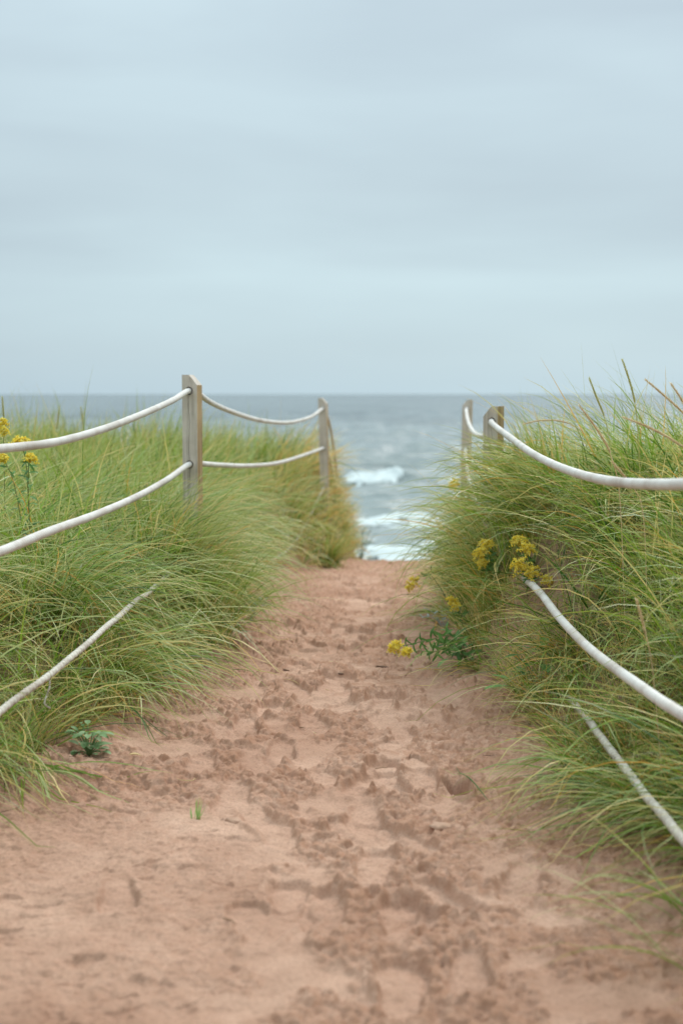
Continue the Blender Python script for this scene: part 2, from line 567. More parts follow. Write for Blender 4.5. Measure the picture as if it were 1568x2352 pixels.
def build_ground():
    fx = np.arange(-1.2, 1.0, .0042)
    gx = .0042 * 1.14 ** np.arange(1, 84)
    xs = np.concatenate([(fx[0] - np.cumsum(gx))[::-1], fx, fx[-1] + np.cumsum(gx)])
    ys = [2.35]
    while ys[-1] < 16.5:
        ys.append(ys[-1] + min(max(ys[-1] ** 2 / 5200.0, .0038), .03))
    ys = np.array(ys)
    hi = []; y = ys[-1]; st = .05
    while y < 140:
        y += st; st *= 1.07; hi.append(y)
    lo = []; y = ys[0]; st = .02
    while y > -120:
        y -= st; st *= 1.16; lo.append(y)
    ys = np.concatenate([np.array(lo)[::-1], ys, np.array(hi)])
    X, Y = np.meshgrid(xs, ys)
    Z = base(X, Y)
    flat = np.zeros_like(X)                     # 1 where trodden smooth
    near = (Y > 1.8) & (Y < 18) & (np.abs(X) < 2.2)
    bare = np.clip(1 - np.maximum((eL(Y) - X) / .35, (X - eR(Y)) / .3), 0, 1)
    # loose crumbly sand, lumps of several sizes
    wx, wy = X + .02 * perlin(X * 14, Y * 14, 3) + .006 * perlin(X * 55, Y * 55, 6), Y + .02 * perlin(X * 14, Y * 14, 4) + .006 * perlin(X * 55, Y * 55, 7)
    rough = smooth01((fbm(X * 3.6 + 4, Y * 3.0, 21, 4) + .50) / .45)
    rough = rough * np.interp(Y, [2.4, 3.6, 4.6], [.85, .95, 1.0])
    calm = smooth01((-.05 - X - .30 * (Y - 3.0) * 0) / .25) * (1 - smooth01((Y - 3.9) / .5))
    rough = rough * (1 - .68 * calm)
    def clod(sc, seed, thr):
        f1, f2, c = worley(wx / sc, wy / sc, seed)
        r = .40 + .32 * c
        return np.clip(1 - (f1 / r) ** 2, 0, 1) ** (.8 if sc > .04 else .6) * (c > thr) * (.45 + .55 * c)
    lum = .015 * clod(.058, 31, .30) + .0165 * clod(.032, 32, .08) + .0125 * clod(.019, 33, .03)
    lum = .030 * np.tanh(lum / .030)
    dents = -.010 * smooth01((fbm(X * 16, Y * 16, 41, 2) - .18) / .25)
    und = .016 * perlin(X * 3.1, Y * 3.1, 51) + .009 * perlin(X * 7.7, Y * 7.7, 52) + .0015 * perlin(X * 40, Y * 40, 53)
    rel = und + rough * (lum + dents + .0055 * fbm(X * 22, Y * 22, 44, 3) + .0035 * fbm(X * 60, Y * 60, 46, 2)) + .0012 * fbm(X * 60, Y * 60, 48, 2)
    def cells(sc, seed):
        f1, f2, c = worley(wx / sc, wy / sc, seed)
        return (c > .5) * c * (1 - smooth01((f1 - .38) / .22))
    damp = rough * (.16 * smooth01((fbm(X * 9, Y * 9, 61, 4) + .02) / .35) + .50 * cells(.032, 32) + .42 * cells(.019, 33) + .30 * cells(.011, 34)
                    + .25 * smooth01((fbm(X * 45, Y * 45, 62, 3) - .1) / .4))
    damp = np.clip(damp, 0, .8)
    # low ripples and shallow prints in the smooth near-left sand
    rel = rel + calm * (.006 * perlin(X * 9, Y * 15, 71) - .009 * smooth01((perlin(X * 15 + 2, Y * 26, 72) - .26) / .16) * (.5 + perlin(X * 3, Y * 3, 73)) + .0035 * fbm(X * 30, Y * 44, 74, 3))
    # crusted plates with cracks
    f1, f2, c = worley(X / .17 + .2 * perlin(X * 8, Y * 8, 81), Y / .17 + .2 * perlin(X * 8, Y * 8, 82), 83)
    plate = smooth01((perlin(X * 2.1 + 9, Y * 1.8, 84) - .22) / .12) * (c > .45) * (1 - calm) * smooth01((Y - 4.2) / .6)
    rel = rel * (1 - .75 * plate) + plate * (c * .010 - .016 * (1 - smooth01((f2 - f1) / .07)))
    # footprints
    r2 = np.random.default_rng(19)
    prints = []
    for k in range(125):
        y0 = r2.uniform(2.5, 14.5) if k % 3 else r2.uniform(2.9, 8)
        l_, r_ = float(eL(y0)) + .12, float(eR(y0)) - .08
        x0 = r2.normal((l_ + r_) / 2 + .06, .24)
        if not l_ < x0 < r_: continue
        if x0 < -.25 and y0 < 4.0 and r2.random() < .8: continue
        prints.append((x0, y0, r2.normal(0, .35) + (math.pi if r2.random() < .5 else 0), r2.uniform(.85, 1.1), r2.uniform(.008, .022), r2.random()))
    # the round heel hole by the right bank and the ridged sole print beside it
    p1 = at(1055, 1862, 4.32); prints.append((p1.x, p1.y, .2, .62, .045, .1))
    p2 = at(850, 1835, 4.42); prints.append((p2.x, p2.y, -.5, 1.15, .022, .95))
    for (x0, y0, an, sc, dep, tr) in prints:
        i0, i1 = np.searchsorted(ys, [y0 - .3, y0 + .3]); j0, j1 = np.searchsorted(xs, [x0 - .3, x0 + .3])
        if i1 <= i0 or j1 <= j0: continue
        sx, sy = X[i0:i1, j0:j1] - x0, Y[i0:i1, j0:j1] - y0
        ca, sa = math.cos(an), math.sin(an)
        u, v = (sx * ca + sy * sa) / sc, (-sx * sa + sy * ca) / sc
        wv = .050 + .010 * np.sin(v / .14 * 1.4 + .4) - .010 * np.exp(-((v + .03) / .04) ** 2)
        edge = .010 * perlin(sx * 30 + k, sy * 30, 90)
        rr = ((np.abs(u) / wv) ** 2.4 + (np.abs(v) / .142) ** 3) ** (1 / 2.6) + edge * 9
        ins = smooth01((1.08 - rr) / .20)
        rim = np.exp(-((rr - 1.22) / .16) ** 2)
        sub = rel[i0:i1, j0:j1]
        tread = .0022 * np.sin(v / .0115) * (tr > .85) + .0012 * perlin(u * 60, v * 60, 95)
        floor_ = und[i0:i1, j0:j1] - dep * (.75 + .5 * v / .14) + tread
        rel[i0:i1, j0:j1] = sub * (1 - ins) + (floor_ + .32 * (sub - und[i0:i1, j0:j1])) * ins + rim * (dep * .55) * (.6 + .8 * perlin(sx * 18, sy * 18, 97))
        damp[i0:i1, j0:j1] *= (1 - .8 * ins)
    Z = Z + rel * bare * near
    litter = np.clip(np.maximum((eL(Y) - .12 - X) / .5, (X - eR(Y) - .08) / .4), 0, .85) * (Y < 17.5)
    # eroded dark earth face at the seaward end of the left bank
    face = smooth01((Y - 12.6) / .8) * (1 - smooth01((Y - 15.6) / .8)) * smooth01((eL(Y) + .05 - X) / .12) * (1 - smooth01((eL(Y) - .55 - X) / .3))
    Z = Z + face * (.05 * fbm(X * 9, Y * 9, 101, 3))
    litter = np.maximum(litter, face * .7)
    ny, nx = X.shape
    co = np.stack([X, Y, Z], -1).reshape(-1, 3)
    idx = np.arange(ny * nx).reshape(ny, nx)
    f = np.stack([idx[:-1, :-1], idx[:-1, 1:], idx[1:, 1:], idx[1:, :-1]], -1).reshape(-1, 4)
    me = np_mesh('sand_ground', co, f, {'damp': damp.ravel() * bare.ravel(), 'litter': litter.ravel()})
    o = link('ground', me, M_sand)
    tag(o, 'red-brown sand path trodden with footprints between grassy dunes', kind='structure')
    return xs, ys, Z


GX, GY, GZ = build_ground()


def ground_z(x, y):
    """bilinear lookup in the sand sheet"""
    x = np.asarray(x, float); y = np.asarray(y, float)
    j = np.clip(np.searchsorted(GX, x) - 1, 0, len(GX) - 2); i = np.clip(np.searchsorted(GY, y) - 1, 0, len(GY) - 2)
    tx = np.clip((x - GX[j]) / (GX[j + 1] - GX[j]), 0, 1); ty = np.clip((y - GY[i]) / (GY[i + 1] - GY[i]), 0, 1)
    return (GZ[i, j] * (1 - tx) + GZ[i, j + 1] * tx) * (1 - ty) + (GZ[i + 1, j] * (1 - tx) + GZ[i + 1, j + 1] * tx) * ty


def gz(x, y): return float(ground_z(x, y))


# ------------------------------------------------------------------ sea
SEA = H - 6.3


def build_sea():
    ys = [30.0]
    st = .22
    while ys[-1] < 45000:
        ys.append(ys[-1] + st)
        if ys[-1] > 130: st *= 1.045
    ys = np.array(ys)
    fx = np.arange(-14, 26, .22)
    gx = .22 * 1.13 ** np.arange(1, 92)
    xs = np.concatenate([(fx[0] - np.cumsum(gx))[::-1], fx, fx[-1] + np.cumsum(gx)])
    X, Y = np.meshgrid(xs, ys)
    amp = np.interp(Y, [30, 55, 90, 200, 900, 2500], [.05, .22, .40, .55, .55, 0])
    wy = Y + 3 * perlin(X * .03, Y * .03, 201)
    ch = amp * (np.sin(wy / 4.3 + 2.0 * perlin(X * .05, Y * .02, 202)) * .7 + fbm(X * .16, Y * .42, 203, 3) * 1.2)
    ch = ch * (X ** 2 < 400 ** 2)
    ch = np.where(Y > 500, 0, ch)
    # breaking wave out at 104 m
    yb = 99 + 1.3 * perlin(X * .11, X * 0, 205)
    env = np.exp(-((X - 4.2) / 7.2) ** 4)
    dy = Y - yb
    wave = env * 1.0 * np.where(dy < 0, np.exp(-(dy / 1.5) ** 2), np.exp(-(dy / 4.2) ** 2))
    # surf near the shore
    for yc, a_, sd_ in ((68, .45, 207), (60, .40, 208), (54, .30, 209)):
        yy = yc + 2.2 * perlin(X * .12, X * 0 + sd_, sd_)
        d2 = Y - yy
        wave += a_ * np.where(d2 < 0, np.exp(-(d2 / .9) ** 2), np.exp(-(d2 / 2.8) ** 2)) * (.6 + .6 * perlin(X * .1, X * 0 + 2.2, sd_ + 9))
    Z = SEA + ch + wave
    ny, nx = X.shape
    idx = np.arange(ny * nx).reshape(ny, nx)
    f = np.stack([idx[:-1, :-1], idx[:-1, 1:], idx[1:, 1:], idx[1:, :-1]], -1).reshape(-1, 4)
    co = np.stack([X, Y, Z], -1).reshape(-1, 3)
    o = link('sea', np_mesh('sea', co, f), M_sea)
    tag(o, 'grey-green sea with low waves out to a level horizon', kind='structure')
    # foam sheets: lumpy white water lying on the wave fronts
    n1 = fbm(X * .8, Y * .8, 221, 4)
    fo = np.exp(-((X - 2.3) / 2.3) ** 4) * np.where(dy < 0, np.exp(-(dy / 2.4) ** 2), np.exp(-(dy / .75) ** 2)) * 1.25 + .22 * n1
    fo = fo - .35 * np.clip(fbm(X * 2.1, Y * 2.1, 223, 3), -.2, 1)
    m1 = (fo > .42) & (np.abs(dy) < 8) & (X > -3) & (X < 8)
    n2 = fbm(X * .22, Y * .5, 231, 5, .6)
    surf = np.interp(Y, [38, 49, 54, 57, 60, 64, 68, 71, 75, 83], [.9, .9, .75, .50, .35, .42, .62, .30, -.1, -.4]) + .9 * n2 + .35 * fbm(X * .9, Y * 1.8, 233, 3)
    m2 = (surf > .50) & (Y < 86) & (Y > 38) & (np.abs(X) < 24)
    for name, mm, lab, hh in (('breaker_foam', m1, 'white foam tumbling down the face of the single breaking wave offshore', .28),
                              ('surf_foam', m2, 'white surf foam washing the shore just beyond the end of the path', .10)):
        fm = mm.reshape(-1)[f].all(1)
        ff = f[fm]
        u, inv = np.unique(ff, return_inverse=True)
        c2 = co[u].copy()
        nb = np.zeros(len(u)); np.add.at(nb, inv.ravel(), 1)
        inner = np.clip((nb - 1) / 3, 0, 1)
        c2[:, 2] += .03 + inner * hh * (.6 + .6 * (fbm(c2[:, 0] * 1.9, c2[:, 1] * 1.9, 241, 3) + .3))
        o = link(name, np_mesh(name, c2, inv.reshape(ff.shape)), M_foam)
        tag(o, lab, 'foam', kind='stuff')


build_sea()


# ------------------------------------------------------------------ posts
def make_post(px, d, ytop, w, yaw, holes_y, cut, label, hole_off=0.0, depth_below=.45, lean=0.0, cut_h=.052, flat=.45, crack=True):
    """square wooden post with a slanted top and round rope holes bored front to back"""
    top = at(px, ytop, d)
    g = gz(top.x, top.y)
    hgt = top.z - (g - depth_below)
    me = bpy.data.meshes.new('rope_post')
    h = w / 2
    # profile in x,z (front view): slanted shoulder on one side
    k = -1 if cut == 'L' else 1
    prof = [(-h, 0), (h, 0), (h, hgt), (-h, hgt)]
    xf = h * (1 - 2 * (1 - flat))
    if k > 0: prof = [(-h, 0), (h, 0), (h, hgt - cut_h), (xf, hgt), (-h, hgt)]
    else: prof = [(-h, 0), (h, 0), (h, hgt), (-xf, hgt), (-h, hgt - cut_h)]
    n = len(prof)
    vs = [(x, -h, z) for x, z in prof] + [(x, h, z) for x, z in prof]
    fs = [tuple(range(n)), tuple(range(2 * n - 1, n - 1, -1))]
    mi = [0, 0]
    for i in range(n):
        j = (i + 1) % n
        fs.append((i, i + n, j + n, j))
        mi.append(1 if i == 1 else 0)
    me.from_pydata(vs, [], fs)
    me.polygons.foreach_set('material_index', mi)
    o = link('rope_post', me, [M_wood, M_wood_edge, M_wood])
    cutters = []
    hz = []
    for hy in holes_y:
        z = at(px, hy, d).z - (g - depth_below)
        hz.append(z)
        cm = bpy.data.meshes.new('c')
        sg = 20; r = w * .265
        cv = [(hole_off + r * math.cos(a), yy, z + r * math.sin(a)) for yy in (-h * 2, h * 2) for a in [2 * math.pi * q / sg for q in range(sg)]]
        cf = [tuple(range(sg)), tuple(range(2 * sg - 1, sg - 1, -1))] + [(q, q + sg, (q + 1) % sg + sg, (q + 1) % sg) for q in range(sg)]
        cm.from_pydata(cv, [], cf)
        cutters.append(bpy.data.objects.new('c', cm))
    if crack:
        z0, z1 = hgt * .35, hgt - .01
        pts = []
        q = 14
        for i in range(q + 1):
            zz = z0 + (z1 - z0) * i / q
            xx = hole_off + .0022 * math.sin(i * 1.9) + .0015 * math.sin(i * 4.1)
            pts.append((xx, zz, .0016 if 0 < i < q else .0004))
        cv, cf = [], []
        for (xx, zz, hw) in pts: cv += [(xx - hw, -h - .01, zz), (xx + hw, -h - .01, zz), (xx + hw * .3, -h + .016, zz), (xx - hw * .3, -h + .016, zz)]
        for i in range(q):
            a = i * 4
            for s in range(4):
                s2 = (s + 1) % 4
                cf.append((a + s, a + s2, a + 4 + s2, a + 4 + s))
        cf += [(3, 2, 1, 0), (q * 4, q * 4 + 1, q * 4 + 2, q * 4 + 3)]
        cm = bpy.data.meshes.new('c'); cm.from_pydata(cv, [], cf)
        cutters.append(bpy.data.objects.new('c', cm))
    for c in cutters:
        C.objects.link(c)
        b = o.modifiers.new('b', 'BOOLEAN'); b.object = c; b.operation = 'DIFFERENCE'; b.solver = 'EXACT'
    bv = o.modifiers.new('bv', 'BEVEL'); bv.width = .0022; bv.segments = 2; bv.limit_method = 'ANGLE'; bv.angle_limit = R(50)
    bpy.context.view_layer.update()
    dg = bpy.context.evaluated_depsgraph_get()
    nm = bpy.data.meshes.new_from_object(o.evaluated_get(dg))
    o.modifiers.clear()
    o.data = nm
    for c in cutters: bpy.data.objects.remove(c)
    o.location = (top.x, top.y, g - depth_below)
    o.rotation_euler = (0, lean, yaw)
    tag(o, label, 'post', 'wooden posts carrying the path ropes')
    M = Matrix.Translation(o.location) @ Matrix.Rotation(yaw, 4, 'Z') @ Matrix.Rotation(lean, 4, 'Y')
    return [(M @ Vector((hole_off, -h - .004, z)), M @ Vector((hole_off, h + .004, z))) for z in hz]


W0 = .080
D1, D2, D3, D4 = 7.3, 13.4, 7.3, 13.0
h1 = make_post(441, D1, 861, W0, R(-13), (898, 1066, 1236), 'R', 'tall grey wooden post left of the path, nearest and largest, its top cut slanting right', hole_off=-.004)
h2 = make_post(749, D2, 914, W0, R(-8), (939, 1029, 1119), 'R', 'thin wooden post farther along the left bank, where the left ropes end at the sea', lean=R(-1.2), crack=False)
h3 = make_post(1133, D3, 933, W0, R(-30), (968, 1136, 1300), 'L', 'stout post deep in grass on the right bank, its right side brown', hole_off=.008, cut_h=.052)
h4 = make_post(1065, D4, 918, W0, R(-14), (939, 1032, 1125), 'L', 'slim farther right-hand post standing clear against the sea', lean=R(1.0), crack=False, cut_h=.055)


# ------------------------------------------------------------------ ropes
def catmull(pts, step):
    pts = [Vector(p) for p in pts]
    P = [pts[0] * 2 - pts[1]] + pts + [pts[-1] * 2 - pts[-2]]
    out_ = []
    for i in range(1, len(P) - 2):
        p0, p1, p2, p3 = P[i - 1:i + 3]
        # centripetal-ish via chord-scaled tangents
        l0, l1, l2 = max((p1 - p0).length, 1e-4) ** .5, max((p2 - p1).length, 1e-4) ** .5, max((p3 - p2).length, 1e-4) ** .5
        m1 = ((p1 - p0) / l0 - (p2 - p0) / (l0 + l1) + (p2 - p1) / l1) * l1
        m2 = ((p2 - p1) / l1 - (p3 - p1) / (l1 + l2) + (p3 - p2) / l2) * l1
        n = max(2, int((p2 - p1).length / step))
        for k in range(n):
            t = k / n
            out_.append((2 * t ** 3 - 3 * t * t + 1) * p1 + (t ** 3 - 2 * t * t + t) * m1 + (-2 * t ** 3 + 3 * t * t) * p2 + (t ** 3 - t * t) * m2)
    out_.append(pts[-1])
    return np.array([tuple(v) for v in out_])


ROPE_PATHS = []


def make_rope(pts, label, mat, r=.0138, ridge=.0098, slack=0.0, jit=0.0, seed=0):
    step = .0021
    c = catmull(pts, step)
    n = len(c)
    s = np.concatenate([[0], np.cumsum(np.linalg.norm(np.diff(c, axis=0), axis=1))])
    if jit:
        env = np.minimum(1, np.minimum(s, s[-1] - s) / .5)
        c[:, 0] += jit * env * perlin(s * 3.1, s * 0 + seed, 301)
        c[:, 2] += jit * env * perlin(s * 2.7, s * 0 + seed + 5, 302)
    t = np.gradient(c, axis=0); t /= np.linalg.norm(t, axis=1)[:, None]
    a = np.cross(t, np.array([0, 0, 1.0])); a /= np.linalg.norm(a, axis=1)[:, None]
    b = np.cross(t, a)
    seg = 14
    th = np.arange(seg) * 2 * np.pi / seg
    ph = 2 * np.pi * s[:, None] / ridge
    # double braid: ridges round the rope broken into strands
    br = np.cos(ph + 1.0 * th[None]) * .55 + np.cos(ph * .5 - 2.0 * th[None]) * .3
    rad = r * (1 + (.12 + .05 * (slack > 0)) * br + .05 * perlin(s * 9, s * 0 + seed, 303)[:, None] + .02 * slack * np.sin(s * 40)[:, None])
    co = c[:, None, :] + rad[..., None] * (np.cos(th)[None, :, None] * a[:, None, :] + np.sin(th)[None, :, None] * b[:, None, :])
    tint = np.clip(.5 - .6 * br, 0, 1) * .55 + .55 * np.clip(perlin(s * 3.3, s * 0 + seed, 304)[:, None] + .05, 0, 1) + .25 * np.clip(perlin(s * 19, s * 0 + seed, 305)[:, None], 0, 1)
    tint = np.broadcast_to(tint, (n, seg))
    idx = np.arange(n * seg).reshape(n, seg)
    nx = np.roll(idx, -1, axis=1)
    f = np.stack([idx[:-1], nx[:-1], nx[1:], idx[1:]], -1).reshape(-1, 4)
    o = link('rope', np_mesh('rope', co.reshape(-1, 3), f, {'tint': tint.ravel()}), mat)
    tag(o, label, 'rope', 'white ropes strung along the path')
    ROPE_PATHS.append(c[::40])
    return c


def hole(hp, i): return [hp[i][0], hp[i][1]]


# left: near side comes from outside the frame, through post 1, to post 2 and down beyond it
def thru(hp, i):
    a, b = hp[i]
    return [a, (a + b) / 2, b]


make_rope([Vector((-1.27, 1.0, H + .02)), at(-420, 1062, 3.2), at(-120, 1047, 4.05), at(0, 1031, 4.5), at(120, 1017, 4.95), at(230, 988, 5.5), at(330, 950, 6.2), at(400, 918, 6.85)] + thru(h1, 0) +
          [at(480, 922, 7.9), at(530, 945, 8.8), at(600, 966, 10.0), at(668, 970, 11.4), at(715, 957, 12.5)] + thru(h2, 0) + [at(759, 985, 14.2), at(774, 1090, 15.0), at(786, 1200, 15.8)],
          'topmost left rope, sagging clear above the grass from the frame edge through both posts', M_rope, seed=1)
make_rope([Vector((-1.27, 1.0, H - .34)), at(-330, 1360, 3.1), at(0, 1267, 4.2), at(110, 1222, 4.65), at(220, 1182, 5.3), at(320, 1138, 6.1), at(390, 1098, 6.8)] + thru(h1, 1) +
          [at(500, 1068, 8.1), at(570, 1070, 9.4), at(640, 1063, 10.9), at(700, 1045, 12.3)] + thru(h2, 1) + [at(762, 1080, 14.3), at(780, 1200, 15.6)],
          'middle left rope, rising diagonally over the grass to the lower hole of the near post', M_rope, seed=2)
make_rope([Vector((-1.2, 1.0, H - .8)), at(-200, 1790, 3.4), at(0, 1636, 3.95), at(60, 1590, 4.15), at(130, 1538, 4.4), at(210, 1470, 4.8), at(300, 1392, 5.5), at(385, 1318, 6.6)] + thru(h1, 2) +
          [at(510, 1330, 8.4), at(600, 1300, 10.2), at(680, 1240, 12.0)] + thru(h2, 2) + [at(775, 1170, 14.4), at(795, 1270, 15.6)],
          'lowest left rope, dirty and half buried in grass just above the sand', M_rope_low, r=.0102, ridge=.024, slack=1, jit=.004, seed=3)
# right
make_rope([Vector((1.05, 1.0, H + .02)), at(1830, 1092, 2.6), at(1568, 1112, 3.45), at(1480, 1112, 3.85), at(1400, 1105, 4.3), at(1320, 1086, 4.85), at(1240, 1052, 5.6), at(1180, 1012, 6.5)] + thru(h3, 0) +
          [at(1122, 999, 8.2), at(1105, 1002, 8.9), at(1088, 994, 9.9), at(1075, 970, 11.4)] + thru(h4, 0) + [at(1068, 1000, 13.6)],
          'topmost rope on the right, swinging low across the dune grass to the right frame edge', M_rope, r=.0142, seed=4)
make_rope([Vector((1.05, 1.0, H - .45)), at(1900, 1800, 2.3), at(1568, 1642, 3.3), at(1460, 1570, 3.85), at(1350, 1487, 4.6), at(1285, 1420, 5.15), at(1238, 1360, 5.7), at(1200, 1325, 6.3), at(1160, 1290, 6.85)] + thru(h3, 1) +
          [at(1112, 1165, 8.2), at(1092, 1150, 9.6), at(1078, 1108, 11.3)] + thru(h4, 1) + [at(1068, 1090, 13.6)],
          'middle right rope running out of the goldenrod clump down to the right frame edge', M_rope, r=.0142, seed=5)
make_rope([Vector((1.05, 1.0, H - .95)), at(1800, 2180, 2.6), at(1568, 1928, 3.3), at(1480, 1822, 3.75), at(1400, 1722, 4.2), at(1340, 1640, 4.75), at(1270, 1560, 5.6), at(1190, 1420, 6.6)] + thru(h3, 2) +
          [at(1110, 1265, 8.4), at(1085, 1225, 10.4), at(1073, 1165, 12.0)] + thru(h4, 2) + [at(1068, 1180, 13.6)],
          'lowest right rope, slack near the sand and mostly under overhanging grass', M_rope_low, r=.0118, ridge=.024, slack=1, jit=.004, seed=6)


# ------------------------------------------------------------------ keep-clear list for flowers and ropes
OPEN = []                                   # flower heads stand in the light, not under the blades
CLEAR = []                                  # (point, radius, drop chance)


def clear(p, r, pr, dp=.5): CLEAR.append((np.array(tuple(p)), r, pr, dp))


for ri, pth in enumerate(ROPE_PATHS):
    for p in pth:
        if 2.6 < p[1] < 13:
            if ri in (0, 1, 3): clear(p, .020, .985, 1.1)
            elif ri == 4 and p[1] < 5.5: clear(p, .018, .92, 1.1)
            elif ri == 4 and p[1] > 8.6: clear(p, .014, .6, 1.5)
            elif ri == 5 and p[1] < 4.6: clear(p, .013, .82, 1.1)
            elif ri == 2 and p[1] < 5.0: clear(p, .010, .5, 1.1)


# ------------------------------------------------------------------ goldenrod and small plants
def curve_pts(ctrl, n=14):
    c = catmull(ctrl, 1e-2)
    ii = np.linspace(0, len(c) - 1, n).astype(int)
    return [Vector(c[i]) for i in ii]


def goldenrod(root, heads, label, leaf_len=.055, leaf_from=.15, leaves=26, tone=.5, sprawl=False, drop=.9, big=1.12):
    """heads: list of (control points ending at the flower head, head length, head radius, direction)"""
    e = empty('goldenrod', root)
    tag(e, label, 'wildflower', 'goldenrod plants in the dune grass')
    st, lf = Bag(), Bag()
    o0 = Vector(root)
    for (ctrl, hl, hr, hd) in heads:
        pts = curve_pts([o0] + ctrl, 16)
        n = len(pts)
        st.tube(pts, [.0028 - .0014 * i / n for i in range(n)], 6, .5)
        for k in range(leaves):
            u = leaf_from + (.97 - leaf_from) * (k + random.random() * .6) / leaves
            q = u * (n - 1); i = min(int(q), n - 2)
            p = pts[i].lerp(pts[i + 1], q - i)
            d = (pts[i + 1] - pts[i]).normalized()
            az = k * 2.4 + random.random() * .5
            a = d.cross(Vector((0, 0, 1)));
            if a.length < .05: a = Vector((1, 0, 0))
            a.normalize(); b = a.cross(d)
            side = a * math.cos(az) + b * math.sin(az)
            dirn = (side * .85 + d * .55).normalized()
            ll = leaf_len * (1.15 - .6 * u) * random.uniform(.8, 1.2)
            lf.leaf(p, dirn, d, ll, ll * .2, random.uniform(.5, 1.5), tone + random.uniform(-.3, .3))
        tip = Vector(pts[-1]); hd = Vector(hd).normalized()
        hl, hr = hl * big, hr * big
        fl = Bag()
        a = hd.cross(Vector((0.2, 0.1, 1))).normalized(); b = a.cross(hd)
        nb = 11
        for k in range(nb):
            u = k / nb
            az = k * 2.4
            sd_ = a * math.cos(az) + b * math.sin(az)
            p0 = tip + hd * (hl * (u - .25))
            ln = hr * (1.15 - .55 * u)
            ctrlb = [p0, p0 + sd_ * ln * .55 + hd * ln * .35, p0 + sd_ * ln + hd * ln * .25 - Vector((0, 0, ln * .1))]
            bp = curve_pts(ctrlb, 7)
            st.tube(bp, .0008, 4, .6)
            for bq in bp[1:]:
                for _ in range(7):
                    off = Vector((random.gauss(0, 1), random.gauss(0, 1), random.gauss(0, 1))) * .0038
                    fl.octa(bq + off + Vector((0, 0, .002)), random.uniform(.0022, .0042), random.uniform(.15, 1))
        fl.build('flower_head', M_yellow, e, o0, False)
        OPEN.append((np.array(tuple(tip)), max(hr, hl * .5) + .012))
        clear(tip + hd * hl * .2, max(hr, hl * .5) + .006, max(drop, .965), .8)
    st.build('stem', M_stem, e, o0)
    lf.build('leaves', M_leaf, e, o0)
    return e


def soil(px, py, d, dx=0, dy=0):
    p = at(px, py, d)
    return Vector((p.x + dx, p.y + dy, gz(p.x + dx, p.y + dy)))


hA, hA2 = at(916, 1484, 6.05), at(940, 1497, 6.0)
rA = soil(1075, 1490, 6.35)
e = goldenrod(rA, [([at(1040, 1462, 6.3), at(985, 1470, 6.2), at(940, 1480, 6.1), hA], .05, .028, (-1, -.1, -.15)),
               ([at(1040, 1480, 6.2), at(1000, 1497, 6.05), at(965, 1495, 6.0), hA2], .035, .018, (-1, 0, -.05)),
               ], 'leafy goldenrod sprawling flat over the sand at the right edge of the path', .075, .1, 34, .55, True, .97)
for q in ((1010, 1478), (980, 1485), (1035, 1470), (965, 1490), (1050, 1490)): clear(at(q[0], q[1], 6.1), .035, .9)
rB = soil(1040, 1360, 8.0)
goldenrod(rB, [([at(1030, 1318, 7.7), at(990, 1315, 7.6), at(952, 1334, 7.5)], .075, .028, (-.7, 0, -.75))],
          'goldenrod nodding over the path edge above the silvery weed', .07, .1, 24, .6, drop=.97)
rC = soil(1078, 1470, 6.8)
goldenrod(rC, [([at(1068, 1430, 6.75), at(1046, 1394, 6.6)], .065, .024, (-.55, 0, .8))],
          'lone goldenrod spike above the broad green leaves, between the sprawling and the nodding one', .06, .1, 22, .45, drop=.96)
rD = soil(1140, 1380, 6.8)
goldenrod(rD, [([at(1130, 1300, 6.6), at(1118, 1258, 6.5)], .035, .036, (-.2, -.2, 1)),
               ([at(1128, 1310, 6.6), at(1106, 1277, 6.45)], .035, .036, (-.5, -.2, .8)),
               ([at(1128, 1320, 6.6), at(1110, 1297, 6.45)], .03, .022, (-.5, -.2, .5))],
          'bright yellow three-headed goldenrod left of the larger browning clump', .06, .2, 18, .6, drop=.93)
rE = soil(1235, 1440, 6.3)
goldenrod(rE, [([at(1215, 1300, 6.2), at(1192, 1250, 6.1)], .035, .034, (-.2, -.2, 1)),
               ([at(1220, 1310, 6.2), at(1210, 1269, 6.05)], .035, .036, (.2, -.2, .8)),
               ([at(1215, 1330, 6.1), at(1198, 1304, 6.0)], .045, .042, (-.5, -.3, .6)),
               ([at(1222, 1340, 6.1), at(1216, 1322, 6.0)], .045, .042, (.2, -.3, .6)),
               ([at(1240, 1360, 6.1), at(1252, 1338, 6.0)], .030, .026, (.5, -.3, .6))],
          'large ragged goldenrod clump with several heads where the middle right rope disappears', .06, .2, 14, .4, drop=.93)
rF = soil(1090, 1200, 8.6)
goldenrod(rF, [([at(1075, 1140, 8.5), at(1050, 1113, 8.4)], .05, .036, (-1, 0, .1))],
          'small distant goldenrod beside the far right post', .06, .1, 18, .35, drop=.96)
rG = soil(70, 1190, 6.0)
goldenrod(rG, [([at(60, 1060, 5.7), at(49, 1024, 5.55)], .030, .036, (0, 0, 1)),
               ([at(66, 1080, 5.7), at(70, 1058, 5.55)], .022, .024, (.4, 0, .8)),
               ([at(30, 1100, 5.7), at(10, 1058, 5.6)], .025, .018, (-.4, 0, .8))],
          'goldenrod behind the topmost left rope, its round head peeping over it', .06, .3, 14, .5, drop=.93)
rH = soil(12, 1160, 6.4)
goldenrod(rH, [([at(10, 1060, 6.2), at(9, 992, 6.1)], .065, .024, (0, 0, 1))],
          'upright goldenrod spike at the left frame edge above the rope', .05, .3, 14, .5, drop=.93)


def onsand(px, py):
    """where the view ray meets the sand"""
    d = 2.4
    while d < 16:
        p = at(px, py, d)
        if p.z <= gz(p.x, p.y): return p
        d += .01
    return p


